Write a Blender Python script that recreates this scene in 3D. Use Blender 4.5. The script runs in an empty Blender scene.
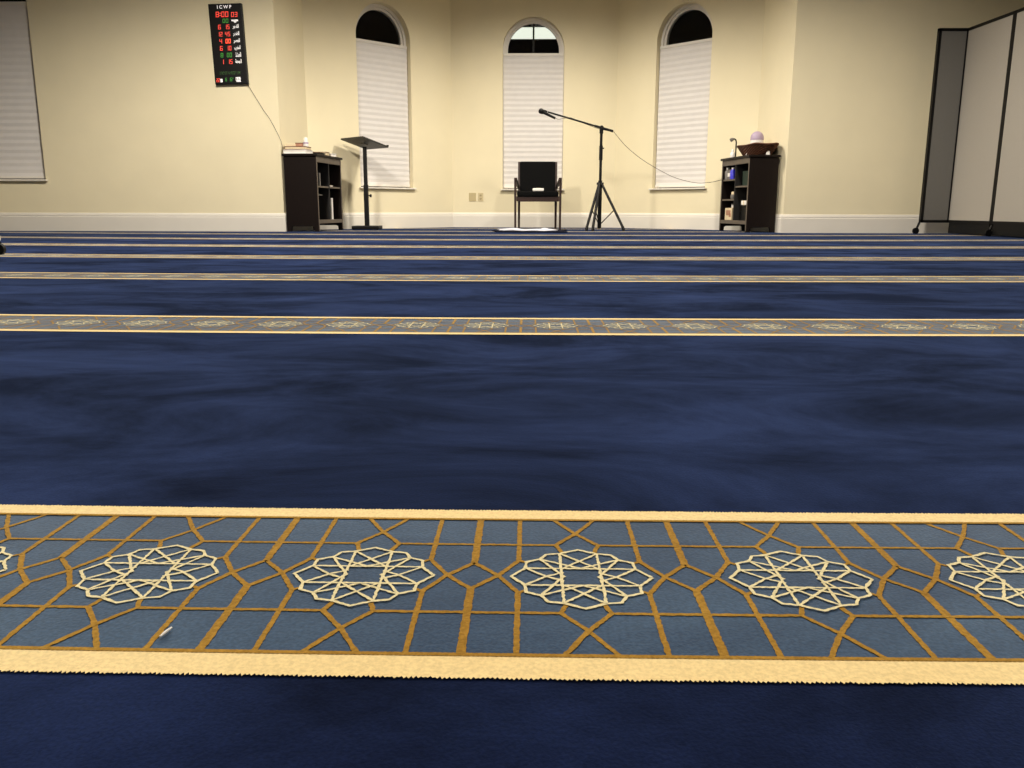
import bpy, bmesh, math, random
from mathutils import Vector, Matrix
random.seed(7)
PI = math.pi
scn = bpy.context.scene
COL = scn.collection

# ------------------------------------------------------------------ materials
def srgb(r, g, b):
    def f(c):
        c /= 255.0
        return c/12.92 if c <= .04045 else ((c+.055)/1.055)**2.4
    return (f(r), f(g), f(b), 1)

def mat(name, rgb, rough=.6, metal=0., var=.0, vscale=8., bump=0., bscale=60., spec=.5, emit=None, estr=0., stretch=None, sheen=0., detail=4):
    m = bpy.data.materials.new(name); m.use_nodes = True
    nt = m.node_tree; b = nt.nodes['Principled BSDF']
    c = srgb(*rgb)
    b.inputs['Base Color'].default_value = c
    b.inputs['Roughness'].default_value = rough
    b.inputs['Metallic'].default_value = metal
    b.inputs['Specular IOR Level'].default_value = spec
    if sheen:
        b.inputs['Sheen Weight'].default_value = sheen
        b.inputs['Sheen Roughness'].default_value = .4
    tc = nt.nodes.new('ShaderNodeTexCoord'); src = tc.outputs['Object']
    if stretch:
        mp = nt.nodes.new('ShaderNodeMapping'); mp.inputs['Scale'].default_value = stretch
        nt.links.new(src, mp.inputs['Vector']); src = mp.outputs['Vector']
    if var:
        n = nt.nodes.new('ShaderNodeTexNoise'); n.inputs['Scale'].default_value = vscale; n.inputs['Detail'].default_value = detail
        nt.links.new(src, n.inputs['Vector'])
        r = nt.nodes.new('ShaderNodeValToRGB')
        r.color_ramp.elements[0].position = .3; r.color_ramp.elements[1].position = .7
        r.color_ramp.elements[0].color = tuple(x*(1-var) for x in c[:3])+(1,)
        r.color_ramp.elements[1].color = tuple(min(1, x*(1+var)) for x in c[:3])+(1,)
        nt.links.new(n.outputs['Fac'], r.inputs['Fac']); nt.links.new(r.outputs['Color'], b.inputs['Base Color'])
    if bump:
        n2 = nt.nodes.new('ShaderNodeTexNoise'); n2.inputs['Scale'].default_value = bscale; n2.inputs['Detail'].default_value = 3
        nt.links.new(src, n2.inputs['Vector'])
        bp = nt.nodes.new('ShaderNodeBump'); bp.inputs['Strength'].default_value = bump; bp.inputs['Distance'].default_value = .003
        nt.links.new(n2.outputs['Fac'], bp.inputs['Height']); nt.links.new(bp.outputs['Normal'], b.inputs['Normal'])
    if emit:
        b.inputs['Emission Color'].default_value = srgb(*emit); b.inputs['Emission Strength'].default_value = estr
    return m

def carpet_mat(name, dark, light, fine=.25, sheen=.0, tint=(1, .97, .90, 1), srough=.3):
    """cut-pile carpet: fine tuft grain, brushed patches where the pile leans differently"""
    m = bpy.data.materials.new(name); m.use_nodes = True
    nt = m.node_tree; L = nt.links; b = nt.nodes['Principled BSDF']
    b.inputs['Roughness'].default_value = .95; b.inputs['Specular IOR Level'].default_value = .0
    if sheen:
        b.inputs['Sheen Weight'].default_value = sheen; b.inputs['Sheen Roughness'].default_value = srough
        b.inputs['Sheen Tint'].default_value = tint
    tc = nt.nodes.new('ShaderNodeTexCoord')
    mp = nt.nodes.new('ShaderNodeMapping'); mp.inputs['Scale'].default_value = (1.0, 1.7, 1); mp.inputs['Rotation'].default_value = (0, 0, .6)
    L.new(tc.outputs['Object'], mp.inputs['Vector'])
    n1 = nt.nodes.new('ShaderNodeTexNoise'); n1.inputs['Scale'].default_value = 2.3; n1.inputs['Detail'].default_value = 8; n1.inputs['Roughness'].default_value = .68; n1.inputs['Distortion'].default_value = .6
    L.new(mp.outputs['Vector'], n1.inputs['Vector'])
    r1 = nt.nodes.new('ShaderNodeValToRGB')
    r1.color_ramp.elements[0].position = .40; r1.color_ramp.elements[1].position = .66
    r1.color_ramp.elements[0].color = srgb(*dark); r1.color_ramp.elements[1].color = srgb(*light)
    L.new(n1.outputs['Fac'], r1.inputs['Fac'])
    n2 = nt.nodes.new('ShaderNodeTexNoise'); n2.inputs['Scale'].default_value = 420; n2.inputs['Detail'].default_value = 2
    L.new(tc.outputs['Object'], n2.inputs['Vector'])
    mr = nt.nodes.new('ShaderNodeMapRange'); mr.inputs['From Min'].default_value = .3; mr.inputs['From Max'].default_value = .7
    mr.inputs['To Min'].default_value = 1-fine; mr.inputs['To Max'].default_value = 1+fine
    L.new(n2.outputs['Fac'], mr.inputs['Value'])
    mx = nt.nodes.new('ShaderNodeMix'); mx.data_type = 'RGBA'; mx.blend_type = 'MULTIPLY'; mx.inputs[0].default_value = 1
    if srough > .4:   # where the pile leans away from the eye it catches more light
        ms = nt.nodes.new('ShaderNodeMapRange'); ms.inputs['From Min'].default_value = .36; ms.inputs['From Max'].default_value = .68
        ms.inputs['To Min'].default_value = sheen*.55; ms.inputs['To Max'].default_value = sheen*1.5
        L.new(n1.outputs['Fac'], ms.inputs['Value']); L.new(ms.outputs['Result'], b.inputs['Sheen Weight'])
    L.new(r1.outputs['Color'], mx.inputs[6]); L.new(mr.outputs['Result'], mx.inputs[7])
    L.new(mx.outputs[2], b.inputs['Base Color'])
    bp = nt.nodes.new('ShaderNodeBump'); bp.inputs['Strength'].default_value = .16; bp.inputs['Distance'].default_value = .002
    L.new(n2.outputs['Fac'], bp.inputs['Height']); L.new(bp.outputs['Normal'], b.inputs['Normal'])
    return m

M = {}
M['wall'] = mat('wall_paint', (234, 223, 190), .85, var=.02, vscale=3, bump=.15, bscale=90, spec=.2)
M['ceiling'] = mat('ceiling_paint', (205, 198, 180), .9, var=.03, vscale=2, spec=.2)
M['trim'] = mat('trim_white', (230, 224, 212), .5, var=.015, vscale=5)
M['frame'] = mat('window_white', (226, 221, 212), .5, var=.02, vscale=6)
M['blind'] = mat('blind_fabric', (223, 219, 215), .8, var=.02, vscale=12, spec=.2)
M['night'] = mat('night_glass', (12, 11, 9), .06, spec=.4)
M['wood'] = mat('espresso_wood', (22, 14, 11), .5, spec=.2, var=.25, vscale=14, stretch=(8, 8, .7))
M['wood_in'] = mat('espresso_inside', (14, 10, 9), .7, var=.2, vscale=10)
M['edge'] = mat('paler_edge', (92, 82, 72), .5, var=.15, vscale=20)  # paler brown for bookcase front edges, aprons and shelf edges
M['chairwood'] = mat('walnut_frame', (50, 32, 27), .4, var=.2, vscale=20, stretch=(6, 6, .8))
M['fabric'] = mat('black_fabric', (13, 13, 13), .95, var=.25, vscale=300, bump=.4, bscale=500, spec=.1)
M['black'] = mat('black_metal', (11, 10, 10), .5, var=.1, vscale=30, spec=.25)
M['blackm'] = mat('black_plastic', (9, 9, 9), .5, var=.1, vscale=40, spec=.25)
M['lect'] = mat('black_laminate', (40, 38, 34), .5, var=.12, vscale=25)
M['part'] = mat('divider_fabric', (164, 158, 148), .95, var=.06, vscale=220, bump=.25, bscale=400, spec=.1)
M['part_shade'] = mat('divider_fabric_shaded', (112, 110, 106), .95, var=.06, vscale=220, bump=.25, bscale=400, spec=.1)  # darker copy of the divider fabric: end panel's shadow is in its colour
M['white'] = mat('white_paper', (238, 234, 228), .7, var=.02, vscale=20)
M['cream'] = mat('page_cream', (226, 208, 172), .8, var=.08, vscale=90, stretch=(1, 1, 30))
M['brown'] = mat('brown_cover', (112, 72, 48), .6, var=.15, vscale=30)
M['tan'] = mat('tan_card', (196, 158, 118), .75, var=.1, vscale=15)
M['pink'] = mat('pink_box', (176, 130, 104), .7, var=.1, vscale=20)
M['grey'] = mat('grey_plastic', (110, 106, 102), .55, var=.1, vscale=20)
M['lav'] = mat('lavender_plastic', (168, 150, 172), .5, var=.05, vscale=10)
M['blue'] = mat('blue_plastic', (52, 52, 200), .4, var=.1, vscale=20)
M['dgreen'] = mat('dark_green', (20, 44, 34), .6, var=.2, vscale=20)
M['wicker'] = mat('brown_wicker', (92, 52, 30), .7, var=.55, vscale=60, bump=.8, bscale=120)
M['mat_dark'] = mat('navy_mat', (16, 18, 32), .95, var=.2, vscale=80, bump=.4, bscale=250, spec=.1)
M['cloth'] = mat('white_cloth', (200, 200, 210), .9, var=.04, vscale=30, bump=.2, bscale=120, spec=.1)
M['cord'] = mat('dark_cord', (70, 58, 44), .6, var=.1, vscale=50)
M['plate'] = mat('almond_plate', (206, 190, 150), .5, var=.03, vscale=20)
M['plate2'] = mat('almond_plate_darker', (192, 176, 134), .5, var=.03, vscale=20)  # slightly darker almond for the double plate and the outlet sockets
M['hole'] = mat('socket_dark', (70, 58, 38), .6, var=.1, vscale=60)
M['led_bg'] = mat('clock_face_black', (10, 9, 10), .35, var=.1, vscale=40)
M['red'] = mat('led_red', (200, 60, 48), .5, emit=(240, 80, 64), estr=.85, var=.02)
M['orange'] = mat('led_orange_red', (240, 90, 60), .5, emit=(255, 96, 62), estr=1.0, var=.02)
M['green'] = mat('led_green', (50, 120, 44), .5, emit=(66, 140, 56), estr=.7, var=.02)
M['green2'] = mat('led_green_dim', (40, 80, 34), .5, emit=(70, 110, 50), estr=.5, var=.02)
M['ledw'] = mat('clock_white_print', (235, 232, 230), .5, emit=(235, 232, 230), estr=.45, var=.02)
M['canopy'] = mat('canopy_glow', (235, 240, 225), .6, emit=(240, 244, 228), estr=1.1, var=.03, vscale=2)  # emission gives the invented canopy its brightness; it is no lamp
M['post'] = mat('dark_post', (20, 19, 16), .7, var=.1)
M['siding'] = mat('night_siding', (40, 38, 33), .8, var=.3, vscale=2, stretch=(3, 1, .3))
M['navy'] = carpet_mat('navy_carpet', (7, 10, 28), (20, 31, 68), .30, .26, (.31, .46, .92, 1), .5)
M['teal'] = carpet_mat('slate_blue_carpet', (53, 74, 100), (74, 98, 124), .22, .7, (1, 1, 1, 1), .38)
M['ochre'] = carpet_mat('ochre_carpet', (160, 120, 50), (174, 134, 58), .22, .6, (1, .98, .92, 1))
M['creamc'] = carpet_mat('cream_carpet', (244, 216, 156), (250, 224, 166), .10, .5)
M['rosec'] = carpet_mat('pale_cream_carpet', (228, 214, 168), (240, 226, 180), .14, .5)

# glass: clear pane with reflections
g = bpy.data.materials.new('window_glass'); g.use_nodes = True
nt = g.node_tree; nt.nodes.clear()
o = nt.nodes.new('ShaderNodeOutputMaterial'); mx = nt.nodes.new('ShaderNodeMixShader')
tr = nt.nodes.new('ShaderNodeBsdfTransparent'); gl = nt.nodes.new('ShaderNodeBsdfGlossy'); fr = nt.nodes.new('ShaderNodeFresnel')
gl.inputs['Roughness'].default_value = .02; fr.inputs['IOR'].default_value = 1.3
tr.inputs['Color'].default_value = (.9, .92, .9, 1)
nt.links.new(fr.outputs[0], mx.inputs[0]); nt.links.new(tr.outputs[0], mx.inputs[1]); nt.links.new(gl.outputs[0], mx.inputs[2]); nt.links.new(mx.outputs[0], o.inputs[0])
M['glass'] = g

# ------------------------------------------------------------------ mesh builder
class MB:
    def __init__(s): s.v = []; s.f = []; s.mi = []; s.sm = []
    def add(s, vs, fs, mi=0, smooth=False):
        n = len(s.v); s.v += [tuple(p) for p in vs]
        for f in fs: s.f.append(tuple(i+n for i in f)); s.mi.append(mi); s.sm.append(smooth)
        return s
    def box(s, x0, x1, y0, y1, z0, z1, mi=0, bev=0., xf=None):
        if bev <= 0:
            vs = [(x, y, z) for z in (z0, z1) for y in (y0, y1) for x in (x0, x1)]
            fs = [(0, 2, 3, 1), (4, 5, 7, 6), (0, 1, 5, 4), (2, 6, 7, 3), (0, 4, 6, 2), (1, 3, 7, 5)]
        else:
            bm = bmesh.new(); bmesh.ops.create_cube(bm, size=1)
            for v in bm.verts: v.co = Vector(((x0+x1)/2+v.co.x*(x1-x0), (y0+y1)/2+v.co.y*(y1-y0), (z0+z1)/2+v.co.z*(z1-z0)))
            bmesh.ops.bevel(bm, geom=bm.edges[:], offset=min(bev, .45*min(x1-x0, y1-y0, z1-z0)), segments=2, affect='EDGES', profile=.6)
            bm.verts.index_update(); vs = [v.co.copy() for v in bm.verts]; fs = [[v.index for v in f.verts] for f in bm.faces]; bm.free()
        if xf: vs = [xf @ Vector(v) for v in vs]
        return s.add(vs, fs, mi)
    def tube(s, pts, r, seg=10, cap=True, mi=0):
        pts = [Vector(p) for p in pts]; n = len(pts)
        rs = r if isinstance(r, (list, tuple)) else [r]*n
        vs = []; fs = []; prev = None
        for i, p in enumerate(pts):
            t = (pts[min(i+1, n-1)]-pts[max(i-1, 0)])
            if t.length < 1e-9: t = Vector((0, 0, 1))
            t.normalize()
            a = prev if prev is not None else (Vector((1, 0, 0)) if abs(t.x) < .8 else Vector((0, 1, 0)))
            a = (a-t*a.dot(t)).normalized(); b = t.cross(a); prev = a
            for k in range(seg):
                q = 2*PI*k/seg; vs.append(p+(a*math.cos(q)+b*math.sin(q))*rs[i])
        for i in range(n-1):
            for k in range(seg):
                k2 = (k+1) % seg; fs.append((i*seg+k, i*seg+k2, (i+1)*seg+k2, (i+1)*seg+k))
        s.add(vs, fs, mi, True)
        if cap:
            s.add(vs[:seg], [tuple(range(seg))[::-1]], mi); s.add(vs[-seg:], [tuple(range(seg))], mi)
        return s
    def lathe(s, prof, seg=24, c=(0, 0, 0), mi=0, sx=1, sy=1):
        vs = []; fs = []; n = len(prof)
        for r, z in prof:
            for k in range(seg):
                q = 2*PI*k/seg; vs.append((c[0]+sx*r*math.cos(q), c[1]+sy*r*math.sin(q), c[2]+z))
        for i in range(n-1):
            for k in range(seg):
                k2 = (k+1) % seg; fs.append((i*seg+k, i*seg+k2, (i+1)*seg+k2, (i+1)*seg+k))
        s.add(vs, fs, mi, True)
        if prof[0][0] > 1e-6: s.add(vs[:seg], [tuple(range(seg))[::-1]], mi)
        if prof[-1][0] > 1e-6: s.add(vs[-seg:], [tuple(range(seg))], mi)
        return s
    def prism(s, poly, y0, y1, mi=0):          # polygon in local x,z extruded along y
        n = len(poly)
        vs = [(x, y0, z) for x, z in poly]+[(x, y1, z) for x, z in poly]
        fs = [tuple(range(n)), tuple(range(2*n-1, n-1, -1))]+[(i, i+n, (i+1) % n+n, (i+1) % n) for i in range(n)]
        return s.add(vs, fs, mi)
    def build(s, name, m, parent=None):
        me = bpy.data.meshes.new(name); me.from_pydata(s.v, [], s.f)
        for x in (m if isinstance(m, (list, tuple)) else [m]): me.materials.append(x)
        me.polygons.foreach_set('material_index', s.mi); me.polygons.foreach_set('use_smooth', s.sm)
        me.update()
        bm = bmesh.new(); bm.from_mesh(me)
        if len(bm.faces) < 5000: bmesh.ops.recalc_face_normals(bm, faces=bm.faces[:])
        bm.to_mesh(me); bm.free()
        ob = bpy.data.objects.new(name, me); COL.objects.link(ob)
        if parent: ob.parent = parent
        return ob

def thing(name, label, cat, loc=(0, 0, 0), rz=0., group=None):
    o = bpy.data.objects.new(name, None); COL.objects.link(o)
    o.location = loc; o.rotation_euler = (0, 0, rz); o.empty_display_size = .1
    o['label'] = label; o['category'] = cat
    if group: o['group'] = group
    return o
def tag(o, label, cat, loc=None, rz=None, group=None):
    o['label'] = label; o['category'] = cat
    if group: o['group'] = group
    if loc is not None: o.location = loc
    if rz is not None: o.rotation_euler = (0, 0, rz)
    return o
def struct(o):
    o['kind'] = 'structure'; return o

# ------------------------------------------------------------------ plan of the room (metres)
WY = 9.2; CEIL = 3.3
XL, XR, YB = -8.5, 7.0, -4.0
A = (-2.645, WY); B = (-2.56, 10.02); Cc = (-1.03, 11.55); D = (1.135, 11.55); E = (2.612, 10.073); F = (2.711, WY)

# ------------------------------------------------------------------ floor: one carpet, woven bands laid in as the same mesh
fm = MB()   # materials 0 navy 1 slate 2 ochre 3 cream 4 pale cream
fm.add([(XL, YB, 0), (XR, YB, 0), (XR, WY, 0), (XL, WY, 0)], [(0, 1, 2, 3)], 0)
fm.add([(A[0], A[1], 0), (F[0], F[1], 0), (E[0], E[1], 0), (D[0], D[1], 0), (Cc[0], Cc[1], 0), (B[0], B[1], 0)], [(0, 1, 2, 3, 4, 5)], 0)
PER = .1505; PITCH = 1.2685; Y0 = .5415; BOW = .016
def bowY(X): return BOW*X*X if X*X < 40 else BOW*40
def ribbon(pts, hw, z, mi, yc, u0, step=0., jit=0.):
    """flat ribbon along pts (u,v) of a band whose centre line is yc"""
    P = [Vector((a+u0, b)) for a, b in pts]
    Q = []
    for i in range(len(P)-1):
        n = max(1, int((P[i+1]-P[i]).length/step)) if step else 1
        for k in range(n): Q.append(P[i].lerp(P[i+1], k/n))
    Q.append(P[-1])
    L = []; R = []
    for i, q in enumerate(Q):
        d0 = (q-Q[i-1]).normalized() if i > 0 else None
        d1 = (Q[i+1]-q).normalized() if i < len(Q)-1 else None
        d = (d0+d1) if d0 is not None and d1 is not None else (d0 if d1 is None else d1)
        if d.length < 1e-6: d = d1
        d = d.normalized(); nn = Vector((-d.y, d.x))
        sc = 1.
        if d1 is not None and d0 is not None: sc = 1/max(.6, abs(nn.dot(Vector((-d1.y, d1.x)))))
        a = q+nn*(hw*sc+random.uniform(-jit, jit)); b = q-nn*(hw*sc+random.uniform(-jit, jit))
        L.append((a.x, yc+a.y+bowY(a.x), z)); R.append((b.x, yc+b.y+bowY(b.x), z))
    zz = z+random.uniform(0, .00025); L = [(a, b, zz) for a, b, c in L]; R = [(a, b, zz) for a, b, c in R]
    n = len(L)
    fm.add(L+R, [(i, i+n, i+n+1, i+1) for i in range(n-1)], mi)
def strip(v0, v1, z, mi, yc, x0, x1, dx, jit0=0., jit1=0., wav=0.):
    if dx < .005 and x1-x0 > 1.7:      # only the stretch close to the viewer needs single tufts
        strip(v0, v1, z, mi, yc, x0, -.8, .03); strip(v0, v1, z, mi, yc, .8, x1, .03); x0, x1 = -.8, .8
    n = max(2, int((x1-x0)/dx)); a = []; b = []; p = random.uniform(0, 9)
    for i in range(n+1):
        x = x0+(x1-x0)*i/n
        w = wav*(math.sin(x*5+p)+.6*math.sin(x*13.7+2*p))
        a.append((x, yc+v0+bowY(x)+w+((i % 2)-.5)*jit0+random.uniform(-jit0, jit0)*.4, z)); b.append((x, yc+v1+bowY(x)+w+((i % 2)-.5)*jit1+random.uniform(-jit1, jit1)*.4, z))
    n += 1
    fm.add(a+b, [(i, i+1, i+1+n, i+n) for i in range(n-1)], mi)
H = PER/2
half = [([(.016, .0545), (PER-.016, .0545)], .0015), ([(.016, -.0545), (PER-.016, -.0545)], .0016),
        ([(H, .021), (H, .107)], .0027), ([(H, -.021), (H, -.107)], .0027),
        ([(H, .021), (H-.0177, 0), (H, -.021), (H+.0177, 0), (H, .021)], .0018)]
for sx in (-1, 1):
    for sy in (-1, 1):
        half += [([(sx*(H-.0177), 0), (sx*.0435, sy*.026), (sx*.0435, sy*.107)], .0018),
                 ([(sx*.0435, sy*.026), (sx*.0385, sy*.0225)], .0014),
                 ([(-sx*.0165, sy*.107), (0, sy*.0770), (sx*.016, sy*.0545), (sx*.0115, sy*.0400)], .0017)]
RR = .0485
N1, N2, N3 = (.80, .28), (.58, .60), (.28, .82)
NT = [N1, N2, N3, (-.28, .82), (-.58, .60), (-.80, .28), (-.80, -.28), (-.58, -.60), (-.28, -.82), (.28, -.82), (.58, -.60), (.80, -.28)]
TP = [(1, 0), (.785, .50), (.49, .78), (0, .97), (-.49, .78), (-.785, .50), (-1, 0), (-.785, -.50), (-.49, -.78), (0, -.97), (.49, -.78), (.785, -.50)]
ring = []
for q in range(12): ring += [TP[q], NT[q]]
ring.append(TP[0])
sc_ = lambda L: [(a*RR, b*RR) for a, b in L]
rose = [(sc_(ring), .00115)]
for q in (0, 3, 6, 9): rose.append((sc_([NT[q], NT[(q+5) % 12]]), .0010))
for sa in (-1, 1):
    for sb in (-1, 1):
        rose.append((sc_([(sa*.58, sb*.60), (sa*.27, sb*.43), (-sa*.02, sb*.27)]), .0010)); rose.append((sc_([(sa*.58, sb*.60), (sa*.24, -sb*.02)]), .0010))
        rose.append((sc_([(sa*.80, sb*.28), (sa*.50, 0), (sa*.25, -sb*.14)]), .0010)); rose.append((sc_([(sa*.28, sb*.82), (0, sb*.54), (-sa*.26, sb*.28)]), .0010))
for k in range(-1, 9):
    yc = Y0+PITCH*k+(.0010 if k == 0 else 0)
    if k <= 0: x0, x1 = -4.2, 4.2
    elif k <= 6: x0, x1 = -max(4.2, 1.2+.78*yc), max(4.2, 1.2+.72*yc)
    elif k == 7: x0, x1 = -2.5, 2.5
    else: x0, x1 = -1.9, 1.9
    x0 = max(x0, XL+.05); x1 = min(x1, XR-.05)
    if k == 6:   # the bowed band would run under the front wall at its far ends
        x0 = max(x0, -7.0); x1 = min(x1, 6.6)
    near = (k == 0)
    dx = .0013 if near else (.01 if k == 1 else .05)
    strip(-.108, .108, .0006, 1, yc, x0, x1, .05)
    jj = .0016 if near else 0
    strip(.1065, .128 if near else .1325, .0011, 3, yc, x0, x1, dx, .0003 if near else 0, jj, .0003)
    strip(-.1308 if near else -.1325, -.107, .0011, 3, yc, x0, x1, dx, jj, .0003 if near else 0, .0004)
    strip(.1045, .108, .0014, 2, yc, x0, x1, dx, .0004 if near else 0, .0003 if near else 0)
    strip(-.108, -.1045, .0014, 2, yc, x0, x1, dx, .0004 if near else 0, .0003 if near else 0)
    ph = {0: .0376, 1: .0590}.get(k, .02*k)
    i0 = math.ceil((x0-ph+.05)/PER); i1 = math.floor((x1-ph-.05)/PER)
    for i in range(i0, i1+1):
        u = ph+i*PER
        vis = near and abs(u) < .62
        st, jt = (.0022, .0004) if vis else (0, 0)
        for pts, hw in half: ribbon(pts, hw, .0010, 2, yc, u, st, jt)
        for pts, hw in rose: ribbon(pts, hw, .0015, 4, yc-(.0020 if near else 0), u, st, jt)
floor = struct(fm.build('floor', [M['navy'], M['teal'], M['ochre'], M['creamc'], M['rosec']]))

# ------------------------------------------------------------------ walls
HW, ZS0, ZSP, AR = .40, .505, 2.232, .038       # window half width, sill height, springline
def wall_seg(name, P, Q, win=None, thick=.16):
    """wall from P to Q seen with Q to the right; local x along, local y outward; win=(centre, z sill, z spring)"""
    L = math.hypot(Q[0]-P[0], Q[1]-P[1]); m = MB()
    if not win:
        m.box(0, L, 0, thick, 0, CEIL)
    else:
        c, z0, zs = win; zs += AR; a, b = c-HW, c+HW; N = 28
        arch = [(c-HW*math.cos(PI*i/N), zs+HW*math.sin(PI*i/N)) for i in range(N+1)]
        q = lambda *p: m.add([(x, 0, z) for x, z in p], [tuple(range(len(p)))])
        q((0, 0), (a, 0), (a, CEIL), (0, CEIL)); q((b, 0), (L, 0), (L, CEIL), (b, CEIL)); q((a, 0), (b, 0), (b, z0), (a, z0))
        for i in range(N):
            q(arch[i], arch[i+1], (arch[i+1][0], CEIL), (arch[i][0], CEIL))
        out = [(a, z0)]+arch+[(b, z0)]
        for i in range(len(out)):
            p, r = out[i], out[(i+1) % len(out)]
            m.add([(p[0], 0, p[1]), (r[0], 0, r[1]), (r[0], thick, r[1]), (p[0], thick, p[1])], [(0, 1, 2, 3)])
    o = m.build(name, M['wall']); o.location = (P[0], P[1], 0); o.rotation_euler = (0, 0, math.atan2(Q[1]-P[1], Q[0]-P[0]))
    return struct(o)
LBC = math.hypot(Cc[0]-B[0], Cc[1]-B[1]); LDE = math.hypot(E[0]-D[0], E[1]-D[1])
W1 = (-5.605, .545, 2.345)
wins = [('window_1', (XL, WY), (A[0], WY), (W1[0]-XL, W1[1], W1[2])),
        ('window_2', B, Cc, (1.105, ZS0, ZSP)),
        ('window_3', Cc, D, (.043+1.03, ZS0, ZSP)),
        ('window_4', D, E, (1.02, ZS0, ZSP))]
for nm, (w, P, Q, wn) in zip(('wall_front_left', 'wall_alcove_left', 'wall_alcove_back', 'wall_alcove_right'), wins): wall_seg(nm, P, Q, wn)
wall_seg('wall_return_left', A, B); wall_seg('wall_return_right', E, F)
wall_seg('wall_front_right', F, (XR, WY))
wall_seg('wall_left', (XL, YB), (XL, WY)); wall_seg('wall_right', (XR, WY), (XR, YB)); wall_seg('wall_rear', (XR, YB), (XL, YB))
cm = MB(); cm.box(XL-.2, XR+.2, YB-.2, 11.9, CEIL, CEIL+.1); struct(cm.build('ceiling', M['ceiling']))

def base(name, P, Q, e0=0., e1=0.):
    L = math.hypot(Q[0]-P[0], Q[1]-P[1]); m = MB()
    pr = [(0, 0), (-.018, 0), (-.018, .150), (-.014, .158), (-.016, .166), (-.010, .185), (-.004, .195), (0, .195)]
    n = len(pr)
    vs = [(-e0, y, z) for y, z in pr]+[(L+e1, y, z) for y, z in pr]
    m.add(vs, [tuple(range(n)), tuple(range(2*n-1, n-1, -1))]+[(i, i+1, i+1+n, i+n) for i in range(n-1)])
    o = m.build(name, M['trim']); o.location = (P[0], P[1], 0); o.rotation_euler = (0, 0, math.atan2(Q[1]-P[1], Q[0]-P[0]))
    struct(o)
base('baseboard_front_left', (XL, WY), A, 0, .018); base('baseboard_return_left', A, B); base('baseboard_alcove_left', B, Cc)
base('baseboard_alcove_back', Cc, D); base('baseboard_alcove_right', D, E); base('baseboard_return_right', E, F, 0, 0); base('baseboard_front_right', F, (XR, WY), .018)
base('baseboard_left', (XL, YB), (XL, WY)); base('baseboard_right', (XR, WY), (XR, YB)); base('baseboard_rear', (XR, YB), (XL, YB))

# ------------------------------------------------------------------ windows and blinds
def arch_ring(m, ro, ri, y0, y1, z0, zs, leg=True, N=32):
    def prof(r):
        p = [(-r*math.cos(PI*i/N), zs+r*math.sin(PI*i/N)) for i in range(N+1)]
        return ([(-r, z0)]+p+[(r, z0)]) if leg else p
    a, b = prof(ro), prof(ri); n = len(a)
    vs = [(x, y0, z) for x, z in a]+[(x, y0, z) for x, z in b]+[(x, y1, z) for x, z in a]+[(x, y1, z) for x, z in b]
    fs = []
    for i in range(n-1):
        fs += [(i, i+1, n+i+1, n+i), (2*n+i, 2*n+i+1, 3*n+i+1, 3*n+i), (n+i, n+i+1, 3*n+i+1, 3*n+i), (i, i+1, 2*n+i+1, 2*n+i)]
    fs += [(0, n, 3*n, 2*n), (n-1, 2*n-1, 4*n-1, 3*n-1)]
    m.add(vs, fs)
blind_labels = ['white pleated blind in the window at the far left edge, left of the wall clock',
                'white pleated blind in the left alcove window, behind the black lectern',
                'white pleated blind in the middle alcove window, behind the black chair',
                'white pleated blind in the right alcove window, crossed by the hanging cable']
for i, (wn, P, Q, (c, z0, zs)) in enumerate(wins):
    ang = math.atan2(Q[1]-P[1], Q[0]-P[0]); d = Vector((math.cos(ang), math.sin(ang)))
    loc = (P[0]+d.x*c, P[1]+d.y*c, 0)
    w = bpy.data.objects.new(wn, None); COL.objects.link(w); w.location = loc; w.rotation_euler = (0, 0, ang); struct(w)
    m = MB(); arch_ring(m, .3995, .365, .085, .15, z0, zs+AR); arch_ring(m, .372, .334, .105, .15, z0, zs+AR); m.box(-.36, .36, .11, .15, zs-.045, zs-.002); m.build('window_frame', M['frame'], w)
    m = MB(); N = 32; m.add([(-.36, .128, z0)]+[(-.36*math.cos(PI*k/N),   .128, zs+AR+.36*math.sin(PI*k/N)) for k in range(N+1)]+[(.36, .128, z0)], [tuple(range(N+3))]); m.build('pane', M['glass'], w)
    m = MB(); m.box(-.425, .425, -.04, 0, z0-.018, z0, bev=.004); m.box(-.398, .398, 0, .15, z0-.018, z0+.001); m.build('window_sill', M['trim'], w)
    if i == 2:
        m = MB(); m.box(-.012, .012, .118, .14, zs-.01, zs+AR+.345); m.build('mullion', M['post'], w)
    # blind
    t = thing('window_blind', blind_labels[i], 'blind', loc, ang, 'pleated window blinds')
    zb = z0+.035; zt = zs-.035; n = 25; dz = (zt-zb)/n; hw = .392
    m = MB(); vs = []; fs = []
    for k in range(n+1):
        sag = random.uniform(-.0015, .0015)
        for (yy, zz) in (((.062, zb+k*dz), (.0667, zb+(k+.5)*dz)) if k < n else ((.062, zb+k*dz),)):
            vs += [(-hw, yy, zz+sag), (-hw/3, yy, zz-sag), (hw/3, yy, zz+sag*.5), (hw, yy, zz-sag)]
    r = len(vs)//4
    for k in range(r-1):
        for j in range(3): fs.append((k*4+j, k*4+j+1, (k+1)*4+j+1, (k+1)*4+j))
    m.add(vs, fs); m.build('pleated_fabric', M['blind'], t)
    m = MB(); m.box(-hw, hw, .054, .085, zt, zs, bev=.004); m.build('head_rail', M['frame'], t)
    m = MB(); m.box(-hw, hw, .054, .080, z0+.012, zb+.002, bev=.004); m.build('bottom_rail', M['frame'], t)
    m = MB(); m.box(-hw+.07, hw-.01 if i == 0 else -hw+.14, .05, .07, z0+.001, z0+.012); m.build('rail_grip', M['grey'], t)

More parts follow.
